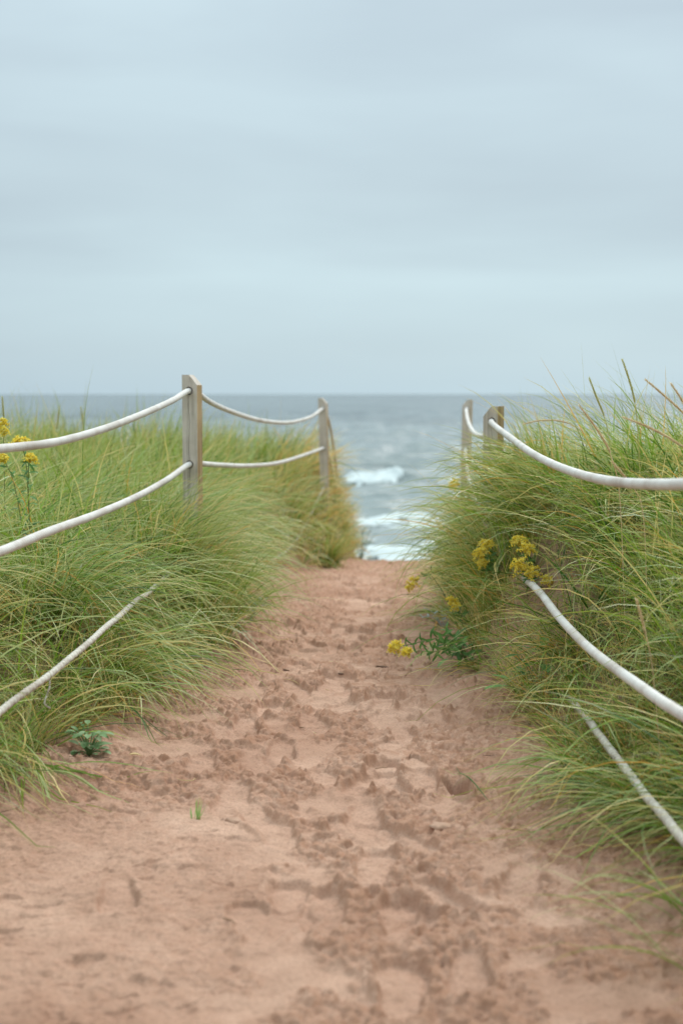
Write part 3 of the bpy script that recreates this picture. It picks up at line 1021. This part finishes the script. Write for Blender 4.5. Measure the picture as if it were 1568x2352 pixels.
def silver_weed(root, r, label, n=60):
    e = empty('silver_weed', root)
    tag(e, label, 'plant', 'silvery weeds low in the dune grass')
    b, s = Bag(), Bag()
    o0 = Vector(root)
    for k in range(7):
        an = random.uniform(0, 6.28)
        tip = o0 + Vector((math.cos(an) * r, math.sin(an) * r * .6, random.uniform(.06, .14)))
        pts = curve_pts([o0, o0.lerp(tip, .5) + Vector((0, 0, .03)), tip], 8)
        s.tube(pts, .0016, 5, .6)
        for i in range(n // 7):
            p = pts[random.randint(2, 7)]
            az = random.uniform(0, 6.28)
            d = Vector((math.cos(az), math.sin(az), random.uniform(.1, .9)))
            ll = random.uniform(.018, .034)
            b.leaf(p, d, (0, 0, 1), ll, ll * .42, random.uniform(-.2, .6), random.random())
    b.build('leaves', M_silver, e, o0)
    s.build('stem', M_silver, e, o0)
    clear(o0 + Vector((0, 0, .1)), r * .7, .85)


silver_weed(soil(1018, 1362, 7.6), .11, 'silver-leaved weed under the nodding goldenrod on the path edge')
silver_weed(soil(575, 1350, 8.0), .09, 'dull silver weed at the foot of the left bank')


def broad_weed(root, r, label, mat, n=18, ll=.06, lw=.5, hgt=.1, name='broad_leaved_weed'):
    e = empty(name, root)
    tag(e, label, 'plant')
    b, s = Bag(), Bag()
    o0 = Vector(root)
    for k in range(n):
        an = k * 2.4 + random.uniform(-.3, .3)
        rr = r * math.sqrt((k + 1) / n)
        p = o0 + Vector((math.cos(an) * rr, math.sin(an) * rr * .7, hgt * random.uniform(.12, 1.0)))
        s.tube(curve_pts([o0, o0.lerp(p, .6) + Vector((0, 0, .01)), p], 6), .0013, 5, .5)
        d = Vector((math.cos(an), math.sin(an), random.uniform(-.1, .5)))
        l = ll * random.uniform(.75, 1.2)
        b.leaf(p, d, (0, 0, 1), l, l * lw, random.uniform(.1, .7), random.uniform(.1, .95), 6, .3)
    b.build('leaves', mat, e, o0)
    s.build('stem', mat, e, o0)
    return e


pS = onsand(205, 1738)
pS = Vector((pS.x, pS.y, gz(pS.x, pS.y)))
broad_weed(pS, .055, 'small round green leafy weed alone on bare sand below the left rope', M_leafmid, 40, .036, .72, .11)
for dx in (-.06, -.02, .02, .06): clear(pS + Vector((dx, 0, .05)), .065, .995, 1.2)
e1 = broad_weed(soil(1075, 1500, 6.25), .12, 'broad-leaved green weed at the root of the sprawling goldenrod', M_leaf, 16, .085, .30, .15)
clear(e1.location + Vector((-.05, -.02, .1)), .05, .8)
e1 = broad_weed(soil(1240, 1520, 5.3), .14, 'wide green leaves poking from grass beneath the middle right rope', M_leaf, 14, .10, .34, .20)
clear(e1.location + Vector((-.05, -.05, .18)), .05, .7)
broad_weed(soil(520, 1420, 7.1), .10, 'dark green weed under the fringe of the left bank grass', M_leaf, 14, .06, .35, .12)
broad_weed(soil(828, 1272, 14.3), .16, 'small dark shrubby weed hanging at the seaward tip of the left bank', M_bluegreen, 34, .05, .5, .40)


# ------------------------------------------------------------------ grass seed stalks
def seed_stalk(ctrl, spike, rad, label, mat):
    """ctrl from root to tip; the last `spike` metres carry the dense seed head"""
    c = catmull(ctrl, .004)
    s = np.concatenate([[0], np.cumsum(np.linalg.norm(np.diff(c, axis=0), axis=1))])
    root = Vector(c[0])
    e = empty('seed_stalk', root)
    tag(e, label, 'grass stalk', 'tall marram seed stalks above the grass')
    st, sp = Bag(), Bag()
    k = int(np.searchsorted(s, s[-1] - spike))
    ii = np.linspace(0, k + 4, 14).astype(int)
    st.tube([c[i] for i in ii], .0017, 6, .6)
    n = len(c)
    cc = [Vector(c[i]) for i in range(k, n)]
    m = len(cc)
    core = [rad * .72 * min(1, (i + 2) / (m * .12)) * min(1, (m - i) / (m * .35)) ** .8 for i in range(m)]
    sp.tube(cc, [max(x, .0005) for x in core], 8, .6)
    for i in range(0, m - 1, 1):
        d = (cc[i + 1] - cc[i]).normalized()
        a = d.cross(Vector((0, .3, 1))).normalized(); b = a.cross(d)
        for j in range(3):
            az = i * 1.3 + j * 2.1
            sd_ = a * math.cos(az) + b * math.sin(az)
            sp.leaf(cc[i] + sd_ * core[i] * .6, (d + sd_ * .32), sd_, random.uniform(.009, .013), .0028, -.2, random.random(), 3, .4)
    st.build('stem', mat, e, root)
    sp.build('seed_head', mat, e, root)
    for i in range(0, m, 6): clear(cc[i], .009, .85)


def stalk(pts, d, spike, rad, label, mat=None, root=None):
    p = [at(x, y, d + (i * .02)) for i, (x, y) in enumerate(pts)]
    b = p[-1]
    r_ = Vector((b.x + .04, b.y + .02, gz(b.x + .04, b.y + .02)))
    c = [r_] + p[::-1]
    seed_stalk(c, spike, rad * .68, label, mat or M_straw)


stalk([(1352, 868), (1370, 915), (1386, 955), (1398, 1010)], 5.6, .17, .0045, 'olive seed stalk rising over the sea horizon, left one of the two upright stalks', M_seedgreen)
stalk([(1428, 826), (1443, 870), (1455, 915), (1462, 970)], 5.3, .18, .0045, 'olive seed stalk standing tallest of all against the sky', M_seedgreen)
stalk([(1481, 872), (1528, 912), (1575, 958), (1610, 1030)], 4.9, .20, .0050, 'golden seed stalk slanting up to the left at the right frame edge', M_straw)
stalk([(1539, 880), (1566, 922), (1590, 980)], 5.0, .14, .0045, 'short brown seed stalk crossing the right frame edge')
stalk([(1329, 931), (1362, 975), (1392, 1022), (1410, 1070), (1420, 1120)], 5.0, .22, .0058, 'bent straw-coloured seed stalk on the flank of the right mound')
stalk([(1430, 958), (1490, 982), (1545, 1012), (1600, 1060)], 4.7, .24, .0062, 'thick pinkish straw seed stalk lying almost level at upper right')
stalk([(1404, 1060), (1425, 1085), (1448, 1112), (1470, 1150)], 4.9, .09, .0068, 'stubby pale seed head just above the topmost right rope')
stalk([(1201, 974), (1240, 966), (1290, 968), (1335, 990), (1360, 1040)], 6.2, .22, .0042, 'arched straw seed stalk drooping left toward the stout post')
stalk([(1460, 1375), (1475, 1430), (1492, 1500), (1500, 1560)], 4.0, .12, .0050, 'brown seed stalk between the middle and lowest right ropes')
stalk([(6, 912), (8, 940), (11, 975), (14, 1040)], 6.9, .14, .0050, 'olive seed stalk against the sea at the left frame edge', M_seedgreen)
stalk([(137, 935), (134, 965), (131, 1000), (128, 1050)], 8.2, .14, .0055, 'blurred brown seed stalk above the left grass, third of the way to the near post', M_seedgreen)
stalk([(186, 935), (190, 965), (195, 1000), (198, 1050)], 9.5, .15, .0055, 'faint far seed stalk nearest the near left post', M_seedgreen)


# ------------------------------------------------------------------ dune grass
def blades(root, az, th0, dth, ln, wd, tint, tw, nseg=6, pw=1.25):
    """vectorised blades; arrays of n. returns co, faces, tint, along, pts"""
    n = len(root)
    k = nseg + 1
    t = np.linspace(0, 1, k)
    tm = (t[:-1] + t[1:]) / 2
    th = th0[:, None] + dth[:, None] * tm[None] ** pw
    azz = az[:, None] + tw[:, None] * tm[None]
    seg = (ln / nseg)[:, None]
    dx = np.sin(th) * np.cos(azz) * seg; dy = np.sin(th) * np.sin(azz) * seg; dz = np.cos(th) * seg
    p = np.zeros((n, k, 3))
    p[:, 0] = root
    p[:, 1:, 0] = root[:, None, 0] + np.cumsum(dx, 1)
    p[:, 1:, 1] = root[:, None, 1] + np.cumsum(dy, 1)
    p[:, 1:, 2] = root[:, None, 2] + np.cumsum(dz, 1)
    g = ground_z(p[..., 0], p[..., 1]) + .003 + .012 * rng.random((n, 1))
    p[:, 1:, 2] = np.maximum(p[:, 1:, 2], g[:, 1:])
    if OPEN and len(p):
        bad = np.zeros(n, bool)
        for (c, r) in OPEN:
            near_ = (np.abs(p[..., 0] - c[0]) < r) & (np.abs(p[..., 1] - c[1]) < r) & (p[..., 2] > c[2] - .01)
            bad |= near_.any(1) & (rng.random(n) < .92)
        kp = ~bad
        p, tint, wd, azz = p[kp], tint[kp], wd[kp], azz[kp]; n = len(p)
    # drop blades that would hide a flower head or the clear run of a rope
    if CLEAR:
        keep = np.ones(n, bool)
        u = p[:, 1:, 0] / np.maximum(p[:, 1:, 1], .1); v = (p[:, 1:, 2] - H) / np.maximum(p[:, 1:, 1], .1)
        u2 = (u[:, 1:] + u[:, :-1]) / 2; v2 = (v[:, 1:] + v[:, :-1]) / 2
        u3 = np.concatenate([u, u2], 1); v3 = np.concatenate([v, v2], 1)
        y3 = np.concatenate([p[:, 1:, 1], (p[:, 2:, 1] + p[:, 1:-1, 1]) / 2], 1)
        for (c, r, pr, dp) in CLEAR:
            cu, cv, rr = c[0] / c[1], (c[2] - H) / c[1], r / c[1]
            cand = np.abs(u3 - cu) < rr
            cand &= np.abs(v3 - cv) < rr
            cand &= (y3 < c[1] + .02) & (y3 > c[1] - dp)
            hit = cand.any(1)
            if hit.any():
                keep &= ~(hit & (rng.random(n) < pr))
        p = p[keep]; tint = tint[keep]; wd = wd[keep]; azz = azz[keep]; n = len(p)
        rt = rng.random(n)
    else:
        rt = rng.random(n)
    tan = np.gradient(p, axis=1)
    tan /= np.linalg.norm(tan, axis=2)[..., None] + 1e-9
    aze = np.concatenate([azz, azz[:, -1:]], 1)
    side = np.stack([-np.sin(aze), np.cos(aze), np.zeros_like(aze)], -1)
    nrm = np.cross(tan, side)
    ro = (rt[:, None] - .5) * 1.6 + .5 * t[None]
    side = side * np.cos(ro)[..., None] + nrm * np.sin(ro)[..., None]
    w = wd[:, None] * .5 * (np.interp(t, [0, .15, .55, .85, 1], [.75, 1, .85, .42, .06]))[None]
    co = np.stack([p + side * w[..., None], p - side * w[..., None]], 2).reshape(-1, 3)
    b = (np.arange(n) * k * 2)[:, None]
    j = np.arange(nseg)[None] * 2
    f = np.stack([b + j, b + j + 1, b + j + 3, b + j + 2], -1).reshape(-1, 4)
    tt = np.repeat(tint, k * 2)
    al = np.tile(np.repeat(t, 2), n)
    return co, f, tt, al


def grass_side(sgn, dens, yr, seed, far=False):
    """tufts over one dune. sgn -1 left, +1 right"""
    g = np.random.default_rng(seed)
    y0, y1 = yr
    xmax = .24 * y1 + 1.1
    area = (y1 - y0) * xmax
    n = int(area * dens)
    ty = g.uniform(y0, y1, n)
    s = g.uniform(-.03, xmax, n)
    e_ = eL(ty) if sgn < 0 else eR(ty)
    tx = e_ + sgn * s
    ok = (np.abs(tx) < .24 * ty + .85) & (g.random(n) < np.clip((s + .05) / .13, 0, 1))
    # patchy stand
    pn = perlin(tx * 2.2, ty * 2.2, seed + 3)
    ok &= g.random(n) < np.clip(.85 + 1.3 * pn, .25, 1)
    tx, ty, s = tx[ok], ty[ok], s[ok]
    nb = g.integers(22, 48, len(tx))
    if far: nb = (nb * .75).astype(int)
    T = np.repeat(np.arange(len(tx)), nb)
    n = len(T)
    r = np.abs(g.normal(0, .045, n)); a = g.uniform(0, 6.283, n)
    x = tx[T] + r * np.cos(a); y = ty[T] + r * np.sin(a)
    edge = np.exp(-s / .40)[T]
    back = smooth01((ty - 7.0) / 3.5)[T] * smooth01((s - .25) / .5)[T]
    if sgn > 0: back = back * .15
    # wind lays the blades toward the path, with slow swirls
    sw = perlin(tx * 1.1, ty * 1.1, seed + 5)[T] * 1.1
    az0 = (R(-34) if sgn < 0 else R(180 + 30))
    taz = g.normal(0, .48, len(tx))[T]
    az = az0 + sw + taz + g.normal(0, .42, n)
    # splay: blades lean outwards from their own tuft too
    wild = g.random(n) < .22
    az = np.where(wild, g.uniform(0, 6.283, n), az)
    th0 = R(36) + R(16) * edge - R(20) * back + g.normal(0, R(14), n) + perlin(tx * 1.5, ty * 1.5, seed + 6)[T] * .25
    dth = R(64) + R(28) * edge - R(38) * back + g.normal(0, R(24), n)
    th0 = np.clip(th0, R(2), R(80)); dth = np.clip(dth, R(5), R(125))
    ln = (.68 + .11 * g.normal(0, 1, len(tx)))[T] * g.uniform(.5, 1.2, n)
    far_r = smooth01((y - 7.8) / 1.5) if sgn > 0 else 0 * y
    th0 = th0 * (1 - .35 * far_r); ln = ln * (1 - .38 * far_r)
    ln = ln * (1 - .32 * np.exp(-np.maximum(s, 0) / .14))[T]
    if sgn > 0: ln = np.minimum(ln, .74)
    else: ln = ln * np.where((y > 12.2) & (s[T] < .4), .55, 1.0)
    ln = ln * (1 - .12 * back) * np.interp(y, [10, 13, 15], [1, .95, .75])
    wd = np.where(g.random(n) < .25, g.uniform(.0055, .0080, n), g.uniform(.0022, .0052, n)) * np.interp(y, [6, 9, 14], [1, 1.2, 1.8])
    tuft_t = g.normal(0, .10, len(tx))[T] + .22 * perlin(tx * .8 + 5, ty * .8, seed + 8)[T]
    straw = g.random(n) < (.30 + .06 * edge - .08 * back)
    tint = np.where(straw, .60 + .40 * g.random(n) ** 1.25, np.clip(.34 + tuft_t + g.normal(0, .19, n), 0, .68))
    # brown-red fringe at the seaward end of the left bank
    if sgn < 0:
        fr = (y > 12.2) & (g.random(n) < .7) & (s[T] < .6)
        tint = np.where(fr, g.uniform(.80, 1.0, n), tint)
    z = ground_z(x, y) - .01
    okb = y < 15.6
    root = np.stack([x, y, z], -1)
    tw = g.normal(0, .35, n)
    sel = okb
    return blades(root[sel], az[sel], th0[sel], dth[sel], ln[sel], wd[sel], tint[sel], tw[sel], 5 if far else 7)


def thatch(sgn, n, yr, seed):
    """short dead and low blades that fill the floor of the stand"""
    g = np.random.default_rng(seed)
    y = g.uniform(*yr, n)
    s = g.uniform(0.02, 1.0, n) ** 1.2 * (.24 * y + .9)
    x = (eL(y) if sgn < 0 else eR(y)) + sgn * s
    ok = np.abs(x) < .24 * y + .8
    x, y, s = x[ok], y[ok], s[ok]; n = len(x)
    root = np.stack([x, y, ground_z(x, y) - .005], -1)
    az = (R(-20) if sgn < 0 else R(200)) + g.normal(0, 1.1, n)
    return blades(root, az, np.clip(g.normal(R(48), R(18), n), R(5), R(85)), g.uniform(R(10), R(60), n), g.uniform(.12, .32, n),
                  g.uniform(.0022, .0048, n) * np.interp(y, [6, 14], [1, 2]), np.where(g.random(n) < .5, g.uniform(.7, 1, n), g.uniform(.1, .6, n)),
                  g.normal(0, .5, n), 3)


def wide_side(sgn, n, seed):
    """thinner cover on the dunes outside the view"""
    g = np.random.default_rng(seed)
    y = g.uniform(-2, 15.5, n)
    x = sgn * (np.maximum(.24 * np.maximum(y, 0) + .85, np.abs(eL(y) if sgn < 0 else eR(y)) + .1) + g.uniform(0, 1, n) ** 1.6 * 7)
    root = np.stack([x, y, ground_z(x, y) - .01], -1)
    az = (R(-20) if sgn < 0 else R(200)) + g.normal(0, .6, n)
    return blades(root, az, np.clip(g.normal(R(25), R(12), n), R(2), R(80)), g.normal(R(55), R(18), n), g.uniform(.4, .75, n),
                  g.uniform(.006, .011, n), np.clip(g.normal(.4, .25, n), 0, 1), g.normal(0, .3, n), 4)


def post_tufts(x0, x1, y0, y1, n, az0, ln0, seed, dry=.3):
    """tall tufts crowding the foot of a post"""
    g = np.random.default_rng(seed)
    T = np.repeat(np.arange(n), 42)
    tx, ty = g.uniform(x0, x1, n), g.uniform(y0, y1, n)
    m = len(T)
    x = tx[T] + g.normal(0, .04, m); y = ty[T] + g.normal(0, .04, m)
    root = np.stack([x, y, ground_z(x, y) - .01], -1)
    straw = g.random(m) < dry
    tint = np.where(straw, g.uniform(.62, 1, m), np.clip(g.normal(.34, .2, m), 0, .68))
    return blades(root, az0 + g.normal(0, .5, m) + g.normal(0, .4, n)[T], np.clip(g.normal(R(22), R(12), m), R(2), R(70)), np.clip(g.normal(R(52), R(24), m), R(5), R(120)),
                  ln0 * g.uniform(.6, 1.15, m), g.uniform(.0026, .006, m) * (1.6 if y0 > 10 else 1), tint, g.normal(0, .35, m), 7)


def join(parts):
    co, f, tt, al, o = [], [], [], [], 0
    for c_, f_, t_, a_ in parts:
        co.append(c_); f.append(f_ + o); tt.append(t_); al.append(a_); o += len(c_)
    return np.concatenate(co), np.concatenate(f), np.concatenate(tt), np.concatenate(al)


for sgn, lab in ((-1, 'windblown green marram grass covering the left dune'), (1, 'windblown green marram grass mounding high on the right dune')):
    parts = [grass_side(sgn, 78, (2.7, 9.0), 400 + sgn), grass_side(sgn, 42, (9.0, 15.4), 420 + sgn, True),
             thatch(sgn, 60000, (2.7, 15.2), 440 + sgn), wide_side(sgn, 22000, 460 + sgn)]
    if sgn < 0: parts += [post_tufts(-1.0, -.62, 6.45, 7.2, 26, R(-30), .66, 481), post_tufts(-.55, -.02, 12.3, 13.3, 18, R(-40), .44, 482, .5)]
    else: parts += [post_tufts(.66, 1.05, 6.3, 7.15, 34, R(205), .50, 483)]
    co, f, tt, al = join(parts)
    o = link('dune_grass', np_mesh('dune_grass', co, f, {'tint': tt, 'along': al}), M_grass)
    tag(o, lab, 'grass', kind='stuff')
    print('grass blades', sgn, len(f))


# ------------------------------------------------------------------ small grass tufts and litter on the sand
def tuft(loc, n, ln, spread, azc, label, seed, wd=.004, th=(20, 70), tc_=(.1, .6), name='grass_tuft', azs=.7):
    g = np.random.default_rng(seed)
    x = loc[0] + g.normal(0, spread, n); y = loc[1] + g.normal(0, spread, n)
    root = np.stack([x, y, ground_z(x, y) - .004], -1)
    global CLEAR
    save, CLEAR = CLEAR, []
    co, f, tt, al = blades(root, azc + g.normal(0, azs, n), np.clip(g.normal(R(th[0]), R(10), n), R(2), R(85)), g.normal(R(th[1]), R(15), n),
                           g.uniform(.5, 1.1, n) * ln, g.uniform(.7, 1.2, n) * wd, g.uniform(*tc_, n), g.normal(0, .3, n), 7)
    CLEAR = save
    base_ = np.array([loc[0], loc[1], gz(loc[0], loc[1])])
    o = link(name, np_mesh(name, co - base_, f, {'tint': tt, 'along': al}), M_grass)
    o.location = base_
    tag(o, label, 'grass tuft', 'small grass tufts on bare sand')
    return o


q = at(452, 1925, 4.05); tuft((q.x, q.y), 10, .07, .011, 1.2, 'tiny bright green sprout alone on the sand left of the path centre', 1, .005, (15, 20), (.45, .62))
q = at(1590, 2180, 2.95); tuft((q.x, q.y), 7, .42, .02, R(185), 'sparse green tuft reaching in over bare sand at the lower right frame edge', 2, .0045, (48, 55), (.2, .7), azs=.35)
q = at(1590, 2000, 3.25); tuft((q.x, q.y), 22, .40, .05, R(195), 'low green tuft on sand just under the lowest right rope', 3, .0045, (48, 55), (.1, .8), azs=.4)


def strand(pts, w, label, tint, name='loose_grass_blade'):
    c = [Vector(p) for p in pts]
    b = Bag()
    cc = curve_pts(c, 10)
    n = len(cc)
    for i in range(n): cc[i].z = max(cc[i].z, gz(cc[i].x, cc[i].y) + .004)
    b.tube(cc, [w * max(.15, math.sin(math.pi * (i + .6) / (n + .2))) for i in range(n)], 5, tint)
    o = b.build(name, M_dry if tint > .4 else M_leaf, None, cc[0])
    o.location = cc[0]
    tag(o, label, 'grass blade', 'loose blades on the sand')


strand([onsand(1046, 1772), onsand(1075, 1800) + Vector((0, 0, .02)), onsand(1105, 1830) + Vector((0, 0, .015)), onsand(1130, 1852)], .0022, 'long loose green blade lying on sand near the round heel print', .25)
strand([onsand(405, 1790), onsand(430, 1800) + Vector((0, 0, .01)), onsand(452, 1792)], .0016, 'short pale straw on the sand right of the rosette weed', .9)
strand([onsand(650, 1560), onsand(672, 1568) + Vector((0, 0, .01)), onsand(690, 1575)], .0016, 'thin straw across the middle of the path', .9)


def chip(px, py, lx, ly, lz, yaw, label, mat, name='bark_chip', cat='chip', sub=.25):
    p = onsand(px, py)
    import bmesh
    bm = bmesh.new()
    bmesh.ops.create_icosphere(bm, subdivisions=3, radius=1)
    for v in bm.verts:
        d = v.co.copy()
        f = 1 + .16 * math.sin(d.x * 5 + px) * math.cos(d.y * 4 + py) + .08 * math.sin(d.z * 9 + d.x * 7)
        v.co = Vector((d.x * lx * f, d.y * ly * f, d.z * lz * f))
    me = bpy.data.meshes.new(name); bm.to_mesh(me); bm.free()
    a = me.attributes.new('tint', 'FLOAT', 'POINT'); a.data.foreach_set('value', [random.uniform(.3, .7) for _ in me.vertices])
    me.polygons.foreach_set('use_smooth', [True] * len(me.polygons))
    o = link(name, me, mat)
    o.location = (p.x, p.y, gz(p.x, p.y) + lz * sub)
    o.rotation_euler = (random.uniform(-.15, .15), random.uniform(-.15, .15), yaw)
    tag(o, label, cat)
    return o


chip(878, 1533, .030, .009, .004, .05, 'dark flat twig chip on sand just left of the sprawling goldenrod', M_chip)
chip(652, 1541, .026, .008, .004, -.1, 'dark sliver of bark on the left half of the path', M_chip)
chip(782, 1548, .014, .007, .004, .2, 'tiny dark bark flake at the path centre', M_chip)
chip(1012, 1898, .030, .022, .010, .1, 'rounded sand clod just below the round heel print', M_stone, 'sand_clod', 'clod', -.1)
chip(538, 1886, .030, .018, .010, -.3, 'flat crusted clod of sand left of the path centre', M_stone, 'sand_clod', 'clod', -.1)


def fallen_leaf():
    p = onsand(311, 1739)
    b = Bag()
    b.leaf((0, 0, 0), (1, .25, .12), (0, 0, 1), .042, .02, .5, .7, 8, .5)
    o = b.build('fallen_leaf', M_dry)
    o.location = (p.x - .02, p.y, gz(p.x, p.y) + .006)
    tag(o, 'small pale yellow fallen leaf on sand beside the rosette weed', 'leaf')


fallen_leaf()

# a frayed cord hanging from the lowest left rope
p0 = at(113, 1552, 4.33)
b = Bag()
b.tube(curve_pts([p0, p0 + Vector((.004, -.01, -.03)), p0 + Vector((-.006, -.01, -.06)), p0 + Vector((-.012, -.015, -.085)), p0 + Vector((.004, -.01, -.10))], 24), .0028, 7, .3)
o = b.build('frayed_cord', M_rope_low, None, p0)
o.location = p0
tag(o, 'short frayed cord dangling from the lowest left rope', 'cord')


# straw, root crumbs and bits of dead blade scattered over the sand, thickest along the grass edges
def litter():
    g = np.random.default_rng(77)
    b = Bag()
    k = 0
    while k < 520:
        y = g.uniform(2.7, 13)
        l_, r_ = float(eL(y)), float(eR(y))
        u = g.random()
        x = l_ + abs(g.normal(0, .16)) - .1 if u < .42 else (r_ - abs(g.normal(0, .16)) + .1 if u < .84 else g.uniform(l_, r_))
        ln = g.uniform(.012, .06) if g.random() < .8 else g.uniform(.06, .14)
        a = g.uniform(0, 6.28)
        p0 = Vector((x, y, 0)); p1 = p0 + Vector((math.cos(a), math.sin(a), 0)) * ln
        pm = (p0 + p1) / 2 + Vector((math.sin(a), -math.cos(a), 0)) * ln * g.uniform(-.15, .15)
        for q in (p0, pm, p1): q.z = gz(q.x, q.y) + .002 + g.random() * .004
        w = g.uniform(.0006, .0016)
        b.tube([p0, pm, p1], [w, w, w * .4], 4, float(g.random()))
        k += 1
    o = b.build('straw_litter', mat_tint('straw_litter', [(0.0, (0.10, 0.06, 0.035)), (0.35, (0.24, 0.15, 0.07)), (0.7, (0.55, 0.40, 0.20)), (1.0, (0.75, 0.62, 0.38))], .8))
    tag(o, 'bits of straw and dead root scattered over the sand by the grass', 'litter', kind='stuff')


litter()
